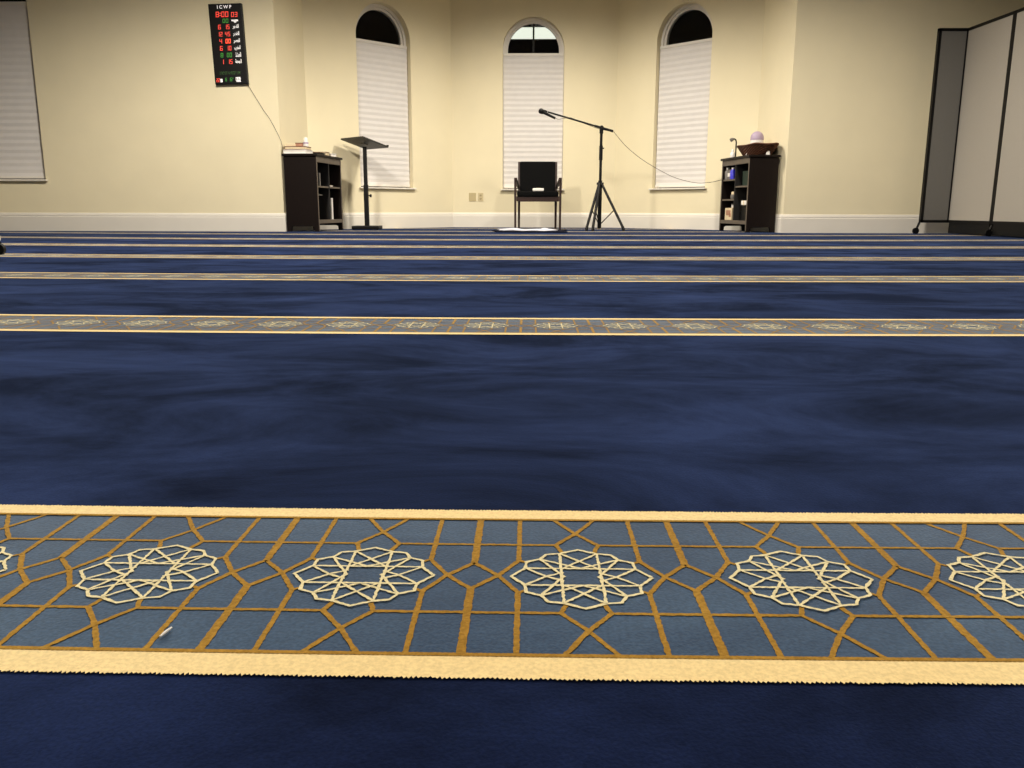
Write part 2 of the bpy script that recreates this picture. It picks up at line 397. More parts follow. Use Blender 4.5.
# outside the middle window: invented glowing canopy makes the bright arch shape, dark wall behind
t = thing('glow_canopy', 'made-up glowing white canopy outside, glimpsed through the arch of the middle window', 'canopy', (.05, 13.5, 0))
m = MB(); m.box(-1.1, 1.1, 0, .05, 2.765, 2.925, bev=.01); m.build('glow_panel', M['canopy'], t)
m = MB(); m.box(-1.2, 1.2, -.03, 1.0, 2.93, 3.05); m.build('added_canopy_roof', M['post'], t)
for s in (-1, 1):
    m = MB(); m.tube([(s*1.05, .1, -.1), (s*1.05, .1, 2.775)], .04, 10); m.build('post', M['post'], t)  # posts of the invented canopy
m = MB(); m.box(-4, 4, 15.2, 15.3, -.1, 2.72); tag(m.build('neighbouring_wall', M['siding']), 'dark wall outdoors behind the middle window, below the made-up glowing canopy', 'wall')
m = MB(); m.box(-9, 9, 11.72, 16, -.12, -.1)
gr = m.build('trim_5', M['siding']); gr.name = 'ground_outside'; struct(gr)

# ------------------------------------------------------------------ small fixtures on the alcove back wall
t = thing('switch_plate', 'blank almond double wall plate low on the wall, left of the chair', 'wall plate', (-.7625, 11.55, .40))
m = MB(); m.box(-.048, .048, -.007, 0, -.055, .055, bev=.003); m.build('plate', M['plate2'], t)
for sx in (-.023, .023):
    for sz in (-.04, .04):
        m = MB(); m.tube([(sx, -.009, sz), (sx, -.006, sz)], .0035, 8); m.build('screw', M['plate'], t)
t = thing('wall_outlet', 'almond wall outlet with dark sockets beside the blank double plate', 'outlet', (-.652, 11.55, .40))
m = MB(); m.box(-.036, .036, -.007, 0, -.055, .055, bev=.003); m.build('plate', M['plate'], t)
for sz in (-.022, .022):
    m = MB(); m.box(-.016, .016, -.0095, -.006, sz-.014, sz+.014, bev=.003); so = m.build('socket', M['plate2'], t)
    m = MB(); [m.box(x-.002, x+.002, -.011, -.009, sz-.004, sz+.008) for x in (-.007, .007)]; m.box(-.003, .003, -.011, -.009, sz-.011, sz-.006); m.build('slot', M['hole'], so)

# ------------------------------------------------------------------ LED prayer-time clock on the left wall
CW, CH = .345, .787
ck = thing('led_clock', 'tall black LED prayer time board with red and green digits on left wall', 'clock', (-3.122, WY, 1.905)); ck.rotation_euler = (0, -.026, 0)
m = MB(); m.box(-CW/2, CW/2, -.045, 0, -CH/2, CH/2, bev=.006); m.build('housing', M['blackm'], ck)
m = MB(); m.box(-CW/2+.012, CW/2-.012, -.0475, -.043, -CH/2+.012, CH/2-.012); m.build('face', M['led_bg'], ck)
SEG = {'0': 'abcdef', '1': 'bc', '2': 'abged', '3': 'abgcd', '4': 'fgbc', '5': 'afgcd', '6': 'afgedc', '7': 'abc', '8': 'abcdefg', '9': 'abcdfg'}
def digits(txt, u0, u1, v, hgt, key, name='digits', slant=.08):
    """seven-segment figures between fractions u0..u1 of the board width, centred on fraction v of its height"""
    m = MB(); X0 = (u0-.5)*CW; X1 = (u1-.5)*CW; zc = (.5-v)*CH; h = hgt*CH; y0, y1 = -.0500, -.0474
    wts = [.45 if ch in ":/'-" else 1. for ch in txt]; unit = (X1-X0)/sum(wts); x = X0
    tk = h*.13
    for ch, wt in zip(txt, wts):
        w = unit*wt; cw = w*.76; xa = x+w*.12
        def bar(ax, bx, az, bz): m.prism([(ax+slant*az, zc+az), (bx+slant*az, zc+az), (bx+slant*bz, zc+bz), (ax+slant*bz, zc+bz)], y0, y1)
        if ch == ':':
            for z in (-.2*h, .2*h): bar(xa, xa+cw, z-tk*.6, z+tk*.6)
        elif ch == "'": bar(xa, xa+cw*.6, h*.15, h*.5)
        elif ch in SEG:
            for sg in SEG[ch]:
                if sg in 'agd':
                    z = {'a': h/2-tk, 'g': -tk/2, 'd': -h/2}[sg]; bar(xa, xa+cw, z, z+tk)
                else:
                    px = xa if sg in 'fe' else xa+cw-tk*.9
                    za, zb = (0, h/2) if sg in 'fb' else (-h/2, 0); bar(px, px+tk*.9, za, zb)
        x += w
    return m.build(name, M[key], ck)
def text(body, u0, u1, v, hgt, key, name, bold=.0):
    cu = bpy.data.curves.new(name, 'FONT'); cu.body = body; cu.size = 1; cu.extrude = .0; cu.offset = bold
    tmp = bpy.data.objects.new(name+'_tmp', cu); COL.objects.link(tmp)
    bpy.context.view_layer.update()
    me = bpy.data.meshes.new_from_object(tmp.evaluated_get(bpy.context.evaluated_depsgraph_get()))
    bpy.data.objects.remove(tmp)
    xs = [p.co.x for p in me.vertices] or [0, 1]; ys = [p.co.y for p in me.vertices] or [0, 1]
    ax, bx, ay, by = min(xs), max(xs), min(ys), max(ys)
    W = (u1-u0)*CW; Hh = hgt*CH
    for p in me.vertices:
        p.co = Vector(((u0-.5)*CW+(p.co.x-ax)/(bx-ax)*W, -.0492, (.5-v)*CH-Hh/2+(p.co.y-ay)/(by-ay)*Hh))
    me.materials.clear(); me.materials.append(M[key])
    ob = bpy.data.objects.new(name, me); COL.objects.link(ob); ob.parent = ck
    return ob
text('I C W P', .27, .70, .042, .042, 'ledw', 'lettering', .03)
digits('8:00', .20, .60, .132, .066, 'red'); digits('03', .66, .87, .138, .058, 'red')
digits('00', .39, .58, .212, .05, 'green')
rows = [('6', '15', .287, 'red', '\uFEAE\uFEA0\uFED4\uFEDF\uFE8D'), ('12', '45', .375, 'red', '\uFEAE\uFEEC\uFEC8\uFEDF\uFE8D'),
        ('4', '00', .462, 'orange', '\uFEAE\uFEBC\uFECC\uFEDF\uFE8D'), ('6', '10', .549, 'red', '\uFE8F\uFEAE\uFED0\uFEE4\uFEDF\uFE8D'),
        ('8', '00', .634, 'green', '\uFE80\uFE8E\uFEB8\uFECC\uFEDF\uFE8D'), ('1', '15', .718, 'red', '\uFE94\uFECC\uFEE4\uFEA0\uFEDF\uFE8D')]
for j, (a, b, v, key, word) in enumerate(rows):
    k1 = 'red' if key == 'orange' else key
    if len(a) == 2: digits(a, .20, .37, v, .055, k1)
    else: digits(a, .24, .34, v, .055, k1)
    digits(b, .43, .60, v, .055, key)
    text(word, .68, .87, v, .062, 'ledw', 'lettering', .035)
# small mark beside the green seconds, dotted date line, bottom read-outs
m = MB(); m.prism([(.055, .236), (.125, .236), (.128, .222), (.10, .214), (.105, .205), (.085, .207), (.08, .217), (.058, .222)], -.0492, -.0474); m.build('printed_mark', M['ledw'], ck)
m = MB()
for k in range(44):
    for r in range(5):
        if random.random() < .42:
            x = -.112+k*.0051; z = (.5-.86)*CH-.012+r*.006; m.box(x, x+.0036, -.0492, -.0474, z, z+.0042)
m.build('dot_display', M['green2'], ck)
digits('22', .05, .16, .945, .045, 'red'); m = MB(); m.box(-.112, -.09, -.0492, -.0474, -.372, -.338); m.build('printed_mark', M['ledw'], ck)
digits('6', .32, .38, .94, .045, 'green'); digits("6'", .46, .58, .94, .045, 'green')
m = MB()
for z0, z1, xa, xb in ((-.333, -.325, .05, .10), (-.347, -.339, .048, .103), (-.361, -.353, .05, .1), (-.372, -.366, .052, .104), (-.372, -.328, .068, .076), (-.372, -.328, .09, .097)): m.box(xa, xb, -.0492, -.0474, z0, z1)
m.build('printed_mark', M['ledw'], ck)
cord = [(-2.96, 1.511), (-2.925, 1.435), (-2.884, 1.361), (-2.822, 1.25), (-2.765, 1.165), (-2.718, 1.068), (-2.685, .995), (-2.662, .935), (-2.653, .88), (-2.65, .80)]
m = MB(); m.tube([(x+3.122, -.006 if k else -.03, z-1.905) for k, (x, z) in enumerate(cord)], .0026, 6); m.build('power_cord', M['cord'], ck)

# ------------------------------------------------------------------ bookcases
def bookcase(label, loc, rz, flip, Lb, shelf_z, Dp):
    """local x: back(0) -> front(Dp), local y: near end(0) -> far end(Lb); flip mirrors x"""
    Ht = .815; s = -1 if flip else 1
    t = thing('bookcase', label, 'bookcase', loc, rz, 'pair of dark bookcases in the alcove')
    def bx(name, x0, x1, y0, y1, z0, z1, mt='wood', bev=.003, par=None):
        m = MB(); a, b = sorted((s*x0, s*x1)); m.box(a, b, y0, y1, z0, z1, bev=bev); return m.build(name, M[mt], par or t)
    for y0, y1 in ((0, .026), (Lb-.026, Lb)):
        m = MB(); q = [(0, 0), (.05, 0), (.055, .045), (.07, .055), (Dp-.07, .055), (Dp-.05, .045), (Dp-.045, 0), (Dp, 0), (Dp, Ht-.024), (0, Ht-.024)]
        m.prism([(s*x, z) for x, z in q], y0, y1); m.build('side_panel', M['wood'], t)
        bx('front_edge', Dp, Dp+.003, y0+.002, y1-.002, .02, Ht-.03, 'edge', 0)
    bx('top', -.012, Dp+.02, -.018, Lb+.018, Ht-.024, Ht, bev=.006)
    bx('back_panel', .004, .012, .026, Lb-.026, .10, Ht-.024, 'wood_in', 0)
    bx('apron', Dp-.02, Dp+.001, .026, Lb-.026, Ht-.085, Ht-.024, 'edge')
    bx('apron', Dp-.02, Dp+.001, .026, Lb-.026, .085, .125, 'edge')
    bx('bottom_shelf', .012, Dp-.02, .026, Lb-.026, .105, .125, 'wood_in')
    mid = Lb/2
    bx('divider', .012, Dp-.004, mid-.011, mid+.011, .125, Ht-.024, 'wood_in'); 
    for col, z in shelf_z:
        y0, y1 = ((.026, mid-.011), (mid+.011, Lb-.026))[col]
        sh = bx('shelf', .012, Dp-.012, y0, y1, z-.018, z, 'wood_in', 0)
        bx('shelf_edge', Dp-.012, Dp-.008, y0, y1, z-.018, z, 'edge', 0, sh)
    return t
def place(root_loc, rz, x, y, z):
    c, s = math.cos(rz), math.sin(rz); return (root_loc[0]+c*x-s*y, root_loc[1]+s*x+c*y, root_loc[2]+z)
BL = (-2.620, 9.195, 0); RLz = -math.radians(6.5); LB = .79
bookcase('dark espresso bookcase left of the black lectern, books piled on its top', BL, RLz, False, LB, [(0, .485), (1, .485)], .36)
BR = (2.668, 9.335, 0); RRz = math.radians(8.5)
bookcase('dark espresso bookcase on the right with a brown basket on top', BR, RRz, True, LB, [(0, .50), (1, .58), (1, .36)], .325)
L_ = lambda x, y, z: place(BL, RLz, x, y, z)
R_ = lambda x, y, z: place(BR, RRz, -x, y, z)

def book(label, loc, rz, w, d, h, cover, pages, upright=False, group=None, cat='book'):
    """lying book: w along x (spine on -x), d along y, thickness h"""
    t = thing('book', label, cat, loc, rz, group)
    c = .006 if h > .02 else .003
    m = MB(); m.box(-w/2, w/2, -d/2, d/2, 0, c, bev=.001); m.box(-w/2, w/2, -d/2, d/2, h-c, h, bev=.001); m.box(-w/2, -w/2+c, -d/2, d/2, 0, h, bev=.001); m.build('cover', M[cover], t)
    m = MB(); m.box(-w/2+c, w/2-.006, -d/2+.005, d/2-.005, c, h-c); m.build('pages', M[pages], t)
    if upright: t.rotation_euler = (0, PI/2, rz) if upright == 1 else (PI/2, 0, rz)
    return t
GL = 'books and papers on the left bookcase'
Zt = .816
book('thick white book at the bottom of the pile on the left bookcase', L_(.132, .10, Zt), RLz, .26, .2, .040, 'white', 'white', group=GL)
book('brown-covered book with cream pages lying on the thick white book', L_(.128, .10, Zt+.042), RLz, .235, .17, .034, 'brown', 'cream', group=GL)
# things on the pile
m = MB(); m.box(-.055, .055, -.04, .04, 0, .03, bev=.006); tag(m.build('small_box', M['cream']), 'small cream packet on the brown book, left end of the pile', 'box', L_(.06, .10, Zt+.077), RLz)
t = thing('small_box', 'small pinkish brown box on the brown book beside the white bottle', 'box', L_(.150, .10, Zt+.077), RLz)
m = MB(); m.box(-.04, .04, -.03, .03, 0, .034, bev=.003); m.build('carton', M['pink'], t); m = MB(); m.box(-.041, .041, -.031, .031, .030, .039, bev=.002); m.build('lid', M['brown'], t)
t = thing('bottle', 'small white bottle with lavender band standing on the book pile', 'bottle', L_(.215, .11, Zt+.077), RLz)
m = MB(); m.lathe([(.026, 0), (.028, .006), (.028, .045), (.022, .055), (.024, .06)], 20); m.build('body', M['white'], t)
m = MB(); m.lathe([(.0285, .028), (.0285, .045)], 20); m.build('band', M['lav'], t)
m = MB(); m.lathe([(.020, .058), (.021, .085), (.012, .094), (0, .096)], 20); m.build('cap', M['white'], t)
book('flat black book lying just right of the white book pile', L_(.255, .31, Zt), RLz, .14, .18, .024, 'blackm', 'blackm', group=GL)
book('cream book with brown cover lying at middle of the bookcase top', L_(.24, .48, Zt), RLz+.1, .17, .15, .042, 'brown', 'cream', group=GL)
book('small white pamphlet at the far end of the left bookcase top', L_(.26, .645, Zt), RLz-.1, .17, .12, .036, 'white', 'white', group=GL)
# inside the left bookcase
m = MB()
t = thing('book', 'dark grey book standing in upper near compartment of left bookcase', 'book', L_(.275, .125, .486), RLz, GL)
m.box(-.075, .075, -.016, -.012, 0, .135); m.box(-.075, .075, .012, .016, 0, .135); m.box(.072, .075, -.016, .016, 0, .135); m.build('cover', M['grey'], t); m = MB(); m.box(-.07, .072, -.012, .012, .004, .131); m.build('pages', M['cream'], t)
book('thin white booklet lying on the upper far shelf of left bookcase', L_(.285, .50, .486), RLz, .12, .09, .014, 'white', 'white', group=GL)
t = thing('binder', 'tall white binder standing in lower far compartment of left bookcase', 'binder', L_(.262, .475, .126), RLz)
m = MB(); m.box(-.09, .09, -.024, -.020, 0, .235); m.box(-.09, .09, .020, .024, 0, .235); m.box(.086, .09, -.024, .024, 0, .235); m.build('cover', M['white'], t); m = MB(); m.box(-.085, .08, -.018, .018, .006, .225); m.build('pages', M['cream'], t)
t = thing('clipboard', 'thin grey clipboard lying on a carton in lower near compartment of left bookcase', 'clipboard', L_(.245, .16, .385), RLz)
m = MB(); m.box(-.085, .085, -.075, .075, 0, .008, bev=.002); m.build('board', M['grey'], t); m = MB(); m.box(.05, .08, -.03, .03, .008, .016, bev=.002); m.build('clip', M['black'], t)
t = thing('carton', 'black carton filling lower near compartment of left bookcase', 'box', L_(.15, .16, .126), RLz)
m = MB(); m.box(-.11, .13, -.09, .09, 0, .245, bev=.004); m.build('body', M['blackm'], t); m = MB(); m.box(-.112, .132, -.092, .092, .245, .258, bev=.003); m.build('lid', M['blackm'], t)

# ------------------------------------------------------------------ on and in the right bookcase
t = thing('wicker_basket', 'long brown wicker basket with wavy rim on the right bookcase', 'basket', R_(.145, .25, Zt), RRz)
def basket_wall(n=56, rows=9):
    m = MB(); vs = []; fs = []
    for layer in (0, 1):
        for r in range(rows+1):
            f = r/rows
            for k in range(n):
                q = 2*PI*k/n
                ex = .115+.055*f; ey = .19+.125*f
                cs, sn = math.cos(q), math.sin(q)
                e = .75
                x = ex*math.copysign(abs(cs)**e, cs); y = ey*math.copysign(abs(sn)**e, sn)
                z = f*(.112+.005*math.sin(5*q+.6))
                wv = .003*math.sin(k*PI)+(.0035 if (k+r) % 2 else -.0035)
                sc = 1+(wv-(layer*.012))/max(.1, ex)
                vs.append((x*sc, y*sc, z+.004*layer*(1 if r == 0 else 0)))
    o = (rows+1)*n
    for r in range(rows):
        for k in range(n):
            k2 = (k+1) % n
            fs.append((r*n+k, r*n+k2, (r+1)*n+k2, (r+1)*n+k)); fs.append((o+r*n+k2, o+r*n+k, o+(r+1)*n+k, o+(r+1)*n+k2))
    for k in range(n):
        k2 = (k+1) % n; fs.append((rows*n+k, rows*n+k2, o+rows*n+k2, o+rows*n+k))
    fs.append(tuple(range(n))[::-1]); fs.append(tuple(o+k for k in range(n)))
    m.add(vs, fs, 0, False); return m
basket_wall().build('woven_body', M['wicker'], t)
m = MB(); rim = []
for k in range(57):
    q = 2*PI*k/56; cs, sn = math.cos(q), math.sin(q); e = .75
    rim.append((.168*math.copysign(abs(cs)**e, cs), .312*math.copysign(abs(sn)**e, sn), .112+.005*math.sin(5*q+.6)))
m.tube(rim, .008, 8, False); m.build('rim', M['wicker'], t)
GT = 'white paper tags on the basket'
for k, (lx, ly, ww, hh, lab) in enumerate([(.02, -.205, .045, .07, 'white folded paper tag leaning on the right end of basket'), (-.135, -.02, .02, .035, 'small white tag against the middle of the basket front')]):
    m = MB(); m.add([(-ww/2, -.004, 0), (ww/2, -.004, 0), (ww/2*.9, .008, hh), (ww*.2, .01, hh*1.05), (-ww/2, 0, .004), (ww/2, 0, .004), (ww/2*.9, .012, hh), (ww*.2, .014, hh*1.05)], [(0, 1, 2, 3), (4, 7, 6, 5), (0, 4, 5, 1), (1, 5, 6, 2), (2, 6, 7, 3), (3, 7, 4, 0)])
    p = place(R_(.145, .25, Zt), RRz, lx, ly-(.03 if k == 0 else 0), .001)
    tag(m.build('paper_tag', M['white']), lab, 'tag', p, RRz if k == 0 else RRz-PI/2)
t = thing('domed_canister', 'pale lavender dome-topped canister rising from the brown basket', 'canister', place(R_(.145, .25, Zt), RRz, .005, .035, .013))
m = MB(); m.lathe([(.066, 0), (.070, .01), (.070, .160)], 32); m.build('body', M['white'], t)
m = MB(); m.lathe([(.0712, .158), (.0716, .164), (.070, .190), (.062, .216), (.045, .236), (.022, .249), (0, .253)], 32); m.build('dome_lid', M['lav'], t)
t = thing('gooseneck_lamp', 'thin black gooseneck lamp bending left on top of the right bookcase', 'lamp', R_(.225, .66, Zt), RRz)
m = MB(); m.lathe([(.03, 0), (.03, .008), (.012, .016), (.008, .02)], 20); m.build('base', M['black'], t)
m = MB(); m.tube([(0, 0, .015), (0, 0, .17), (-.002, 0, .19), (-.012, 0, .206), (-.028, 0, .212), (-.04, 0, .208)], .008, 10); m.build('neck', M['black'], t)
m = MB(); m.tube([(-.032, 0, .211), (-.05, 0, .206), (-.068, 0, .196)], [.012, .019, .021], 14); m.build('head', M['grey'], t)
t = thing('bottle', 'small white bottle beside the gooseneck lamp on the right bookcase', 'bottle', R_(.302, .56, Zt), RRz)
m = MB(); m.lathe([(.022, 0), (.024, .004), (.024, .05), (.012, .062), (.011, .066)], 20); m.build('body', M['white'], t)
m = MB(); m.lathe([(.013, .065), (.013, .085), (.010, .09), (0, .091)], 16); m.build('cap', M['white'], t)
# upper far compartment
GI = 'goods inside the right bookcase'
t = thing('bottle', 'grey bottle at the outer end of upper shelf in right bookcase', 'bottle', R_(.285, .715, .581), RRz, GI)
m = MB(); m.lathe([(.030, 0), (.031, .09), (.015, .108), (.014, .115)], 20); m.build('body', M['grey'], t); m = MB(); m.lathe([(.016, .112), (.016, .132), (0, .133)], 16); m.build('cap', M['white'], t)
t = thing('carton', 'pale grey carton between bottles on upper shelf of right bookcase', 'box', R_(.272, .635, .581), RRz, GI)
m = MB(); m.box(-.03, .03, -.035, .035, 0, .11, bev=.003); m.build('body', M['grey'], t); m = MB(); m.box(-.031, .031, -.036, .036, .03, .07); m.build('wrap_label', M['white'], t)
t = thing('bottle', 'bright blue bottle on the upper shelf of the right bookcase', 'bottle', R_(.283, .560, .581), RRz, GI)
m = MB(); m.lathe([(.032, 0), (.033, .085), (.018, .105), (.016, .11)], 20); m.build('body', M['blue'], t); m = MB(); m.lathe([(.018, .108), (.018, .128), (0, .129)], 16); m.build('cap', M['white'], t)
t = thing('stacked_tin', 'small grey tin on the middle shelf of the right bookcase', 'tin', R_(.265, .53, .361), RRz, GI)
m = MB(); m.lathe([(.04, 0), (.042, .004), (.042, .045), (.04, .05)], 24); m.build('body', M['grey'], t); m = MB(); m.lathe([(.034, .05), (.034, .075), (.03, .08), (0, .081)], 24); m.build('lid', M['cream'], t)
t = thing('carton', 'tan and cream cardboard box at the bottom of the right bookcase', 'box', R_(.225, .60, .126), RRz, GI)
m = MB(); m.box(-.075, .075, -.10, .10, 0, .135, bev=.004); m.build('body', M['cream'], t)
m = MB(); m.box(-.078, -.074, -.07, .06, .055, .11); m.box(-.078, -.074, -.085, -.03, .035, .075); m.build('printed_panel', M['pink'], t)
m = MB(); m.box(-.0765, .0765, -.02, .02, .134, .137); m.build('tape', M['tan'], t)
t = thing('jar', 'small pale jar standing on the tan cardboard box', 'jar', R_(.27, .535, .263), RRz, GI)
m = MB(); m.lathe([(.018, 0), (.02, .004), (.02, .03)], 16); m.build('body', M['white'], t); m = MB(); m.lathe([(.021, .03), (.021, .042), (0, .043)], 16); m.build('lid', M['grey'], t)
t = thing('carton', 'dark green carton in the upper near compartment of the right bookcase', 'box', R_(.17, .19, .501), RRz, GI)
m = MB(); m.box(-.10, .10, -.12, .12, 0, .15, bev=.004); m.build('body', M['dgreen'], t); m = MB(); m.box(-.102, .102, -.122, .122, .135, .155, bev=.003); m.build('lid', M['dgreen'], t)
t = thing('carton', 'black carton with a white package on it, lower near compartment of right bookcase', 'box', R_(.165, .19, .126), RRz, GI)
m = MB(); m.box(-.10, .11, -.13, .13, 0, .16, bev=.004); m.build('body', M['blackm'], t); m = MB(); m.box(-.102, .112, -.132, .132, .145, .165, bev=.003); m.build('lid', M['blackm'], t)
t = thing('package', 'white package lying on the black carton in right bookcase', 'package', R_(.235, .18, .292), RRz, GI)
m = MB(); m.box(-.06, .06, -.075, .075, 0, .048, bev=.008); m.build('wrapper', M['white'], t); m = MB(); m.box(-.061, .061, -.012, .012, -.0005, .0487); m.build('seam', M['cream'], t)

# ------------------------------------------------------------------ lectern
LX, LY = -1.935, 10.18
t = thing('lectern', 'black pedestal lectern with tilted square top in front of left alcove window', 'lectern', (LX, LY, 0))
m = MB(); m.box(-.160, .160, -.14, .14, .006, .045, bev=.006); m.build('base_plate', M['black'], t)
for sx in (-1, 1):
    for sy in (-1, 1):
        m = MB(); m.lathe([(.016, 0), (.016, .008)], 12, (sx*.14, sy*.115, 0)); m.build('foot', M['blackm'], t)
m = MB(); m.box(-.026, .026, -.026, .026, .045, .52, bev=.004); m.build('pole', M['black'], t)
m = MB(); m.box(-.021, .021, -.021, .021, .50, .955, bev=.003); m.build('inner_pole', M['black'], t)
m = MB(); m.tube([(.024, 0, .395), (.045, 0, .395)], .006, 8); m.tube([(.042, 0, .395), (.052, 0, .395), (.064, 0, .395)], [.014, .02, .017], 12); m.build('knob', M['blackm'], t)
ax = Vector((.7, .7, -.0)).normalized(); sd = Vector((.7, -.7, 0)).normalized()
xf = Matrix.Translation((-.005, .02, .99)) @ Matrix(((sd.x, ax.x, 0, 0), (sd.y, ax.y, 0, 0), (0, 0, 1, 0), (0, 0, 0, 1))) @ Matrix.Rotation(-math.radians(15), 4, 'X')
m = MB(); m.box(-.228, .228, -.185, .185, 0, .018, bev=.003, xf=xf); m.build('top_board', M['lect'], t)
m = MB(); m.box(-.228, .228, .172, .185, .018, .032, bev=.003, xf=xf); m.build('book_ledge', M['black'], t)
m = MB(); m.box(-.03, .03, -.03, .03, -.006, 0, xf=xf); m.build('bracket', M['lect'], t)

# ------------------------------------------------------------------ chair
CX, CY = .103, 10.38
t = thing('armchair', 'black upholstered wooden armchair facing the room before the middle window', 'chair', (CX, CY, 0))
def leg(x, y, w, z1, dx=0, dy=0, name='leg'):
    m = MB(); h = w/2
    vs = [(x+dx-h*.8, y+dy-h*.8, 0), (x+dx+h*.8, y+dy-h*.8, 0), (x+dx+h*.8, y+dy+h*.8, 0), (x+dx-h*.8, y+dy+h*.8, 0), (x-h, y-h, z1), (x+h, y-h, z1), (x+h, y+h, z1), (x-h, y+h, z1)]
    m.add(vs, [(0, 3, 2, 1), (4, 5, 6, 7), (0, 1, 5, 4), (1, 2, 6, 5), (2, 3, 7, 6), (3, 0, 4, 7)]); return m.build(name, M['chairwood'], t)
for s in (-1, 1):
    leg(s*.272, .03, .030, .60); leg(s*.232, .47, .032, .40, 0, .03)
    m = MB()
    m.prism([(0, 0)], 0, 0) if False else None
    vs = []
    for (x, y, z) in ((.286, .0, .585), (.252, .0, .585), (.228, .46, .50), (.256, .46, .50)):
        vs += [(s*x, y, z), (s*x, y, z+.026)]
    m.add(vs, [(0, 2, 4, 6), (1, 7, 5, 3), (0, 1, 3, 2), (2, 3, 5, 4), (4, 5, 7, 6), (6, 7, 1, 0)]); m.build('armrest', M['chairwood'], t)
    m = MB(); m.add([(s*.232+a, .47+b+c, z) for z, c in ((.39, 0), (.825, .08)) for a, b in ((-.015, -.015), (.015, -.015), (.015, .015), (-.015, .015))], [(0, 1, 5, 4), (1, 2, 6, 5), (2, 3, 7, 6), (3, 0, 4, 7), (0, 3, 2, 1), (4, 5, 6, 7)]); m.build('back_post', M['chairwood'], t)
m = MB(); m.box(-.257, .257, .018, .042, .335, .395, bev=.003); m.build('front_rail', M['chairwood'], t)
for s in (-1, 1):
    m = MB(); m.box(s*.245-.012, s*.245+.012, .04, .46, .335, .39, bev=.003); m.build('side_rail', M['chairwood'], t)
m = MB(); m.box(-.22, .22, .46, .485, .335, .39, bev=.003); m.build('back_rail', M['chairwood'], t)
m = MB(); m.box(-.252, .252, .005, .46, .385, .455, bev=.022); m.build('seat', M['fabric'], t)
xfb = Matrix.Translation((0, .455, .42)) @ Matrix.Rotation(-math.radians(10), 4, 'X')
m = MB(); m.box(-.222, .222, -.028, .03, .01, .412, bev=.02, xf=xfb); m.build('backrest', M['fabric'], t)
t = thing('tissue_pack', 'small white packet lying on the black chair seat', 'packet', (CX+.005, CY+.12, .4555))
m = MB(); m.box(-.068, .068, -.05, .05, 0, .035, bev=.01); m.build('pack', M['white'], t)
m = MB(); m.box(-.03, .03, -.012, .012, .034, .038, bev=.002); m.build('flap', M['cream'], t)

# rug and cloth lying before the chair
def rumple(x0, x1, y0, y1, zf, nx=40, ny=24, edge=None, zlo=.002):
    m = MB(); vs = []; fs = []
    for j in range(ny+1):
        for i in range(nx+1):
            u, v = i/nx, j/ny; x = x0+(x1-x0)*u; y = y0+(y1-y0)*v
            if edge: x, y = edge(x, y, u, v)
            vs.append((x, y, zf(u, v)))
    n = len(vs); vs += [(x, y, zlo) for x, y, z in vs]
    W = nx+1
    for j in range(ny):
        for i in range(nx):
            a = j*W+i; fs.append((a, a+1, a+W+1, a+W)); fs.append((n+a, n+a+W, n+a+W+1, n+a+1))
    bd = [i for i in range(W)]+[j*W+nx for j in range(1, ny+1)]+[ny*W+i for i in range(nx-1, -1, -1)]+[j*W for j in range(ny-1, 0, -1)]
    for k in range(len(bd)):
        a, b = bd[k], bd[(k+1) % len(bd)]; fs.append((a, n+a, n+b, b))
    m.add(vs, fs, 0, True); return m
m = rumple(-.36, .39, 9.02, 9.98, lambda u, v: .010+.004*math.sin(u*9+v*5), edge=lambda x, y, u, v: (x+.02*math.sin(v*9)-.06*v*(1-u)+.03*v*u, y+.02*math.sin(u*8)))
tag(m.build('prayer_rug', M['mat_dark']), 'dark navy prayer rug on the carpet before the black chair', 'rug')
m = rumple(-.285, .285, 9.14, 9.74, zlo=.0145, zf=lambda u, v: .022+.006*math.sin(u*14+v*6)*math.sin(v*9+1)+.022*math.exp(-((u-.86)**2)/.006-((v-.45)**2)/.08)+.008*math.exp(-((u-.25)**2)/.02), edge=lambda x, y, u, v: (x+.03*math.sin(v*11)-.05*v, y+.05*math.sin(u*7+1)))
cl = m.build('white_cloth', M['cloth']); tag(cl, 'crumpled white cloth lying on the dark prayer rug', 'cloth'); 

# ------------------------------------------------------------------ microphone stand, microphone and cable
SX, SY = .823, 10.05
t = thing('microphone_stand', 'black tripod boom microphone stand right of the black chair', 'stand', (SX, SY, 0))
m = MB(); m.tube([(0, 0, .02), (0, 0, .57)], .023, 14); m.build('lower_tube', M['black'], t)
m = MB(); m.tube([(0, 0, .55), (0, 0, 1.12)], .016, 12); m.build('upper_tube', M['black'], t)
m = MB(); m.tube([(0, 0, .50), (0, 0, .56)], .024, 14); m.box(-.04, .04, -.02, .02, .52, .548, bev=.005); m.build('collar', M['blackm'], t)
m = MB(); m.tube([(0, 0, .80), (0, 0, .96)], .021, 14); m.tube([(0, 0, .93), (.035, 0, .932)], .008, 8); m.build('clutch', M['blackm'], t)
feet = [(-.148, -.30), (-.098, -.28), (.255, -.245)]
feet = [(-.168, -.26), (-.100, -.33), (.258, -.28)]
for k, (fx, fy) in enumerate(feet):
    d = Vector((fx, fy, 0)).normalized()
    top = d*.022+Vector((0, 0, .535)); bot = Vector((fx, fy, .02))
    m = MB(); m.tube([top, bot], .0155, 10); lg = m.build('leg', M['black'], t)
    m = MB(); m.tube([bot+(top-bot)*.06, Vector((fx, fy, .003))], [.017, .016], 10); m.build('rubber_foot', M['blackm'], lg)
    m = MB(); m.tube([(0, 0, .06), top.lerp(bot, .58)], .006, 8); m.build('brace', M['black'], t)
m = MB(); m.tube([(0, 0, .02), (0, 0, .045)], .022, 12); m.build('hub', M['blackm'], t)
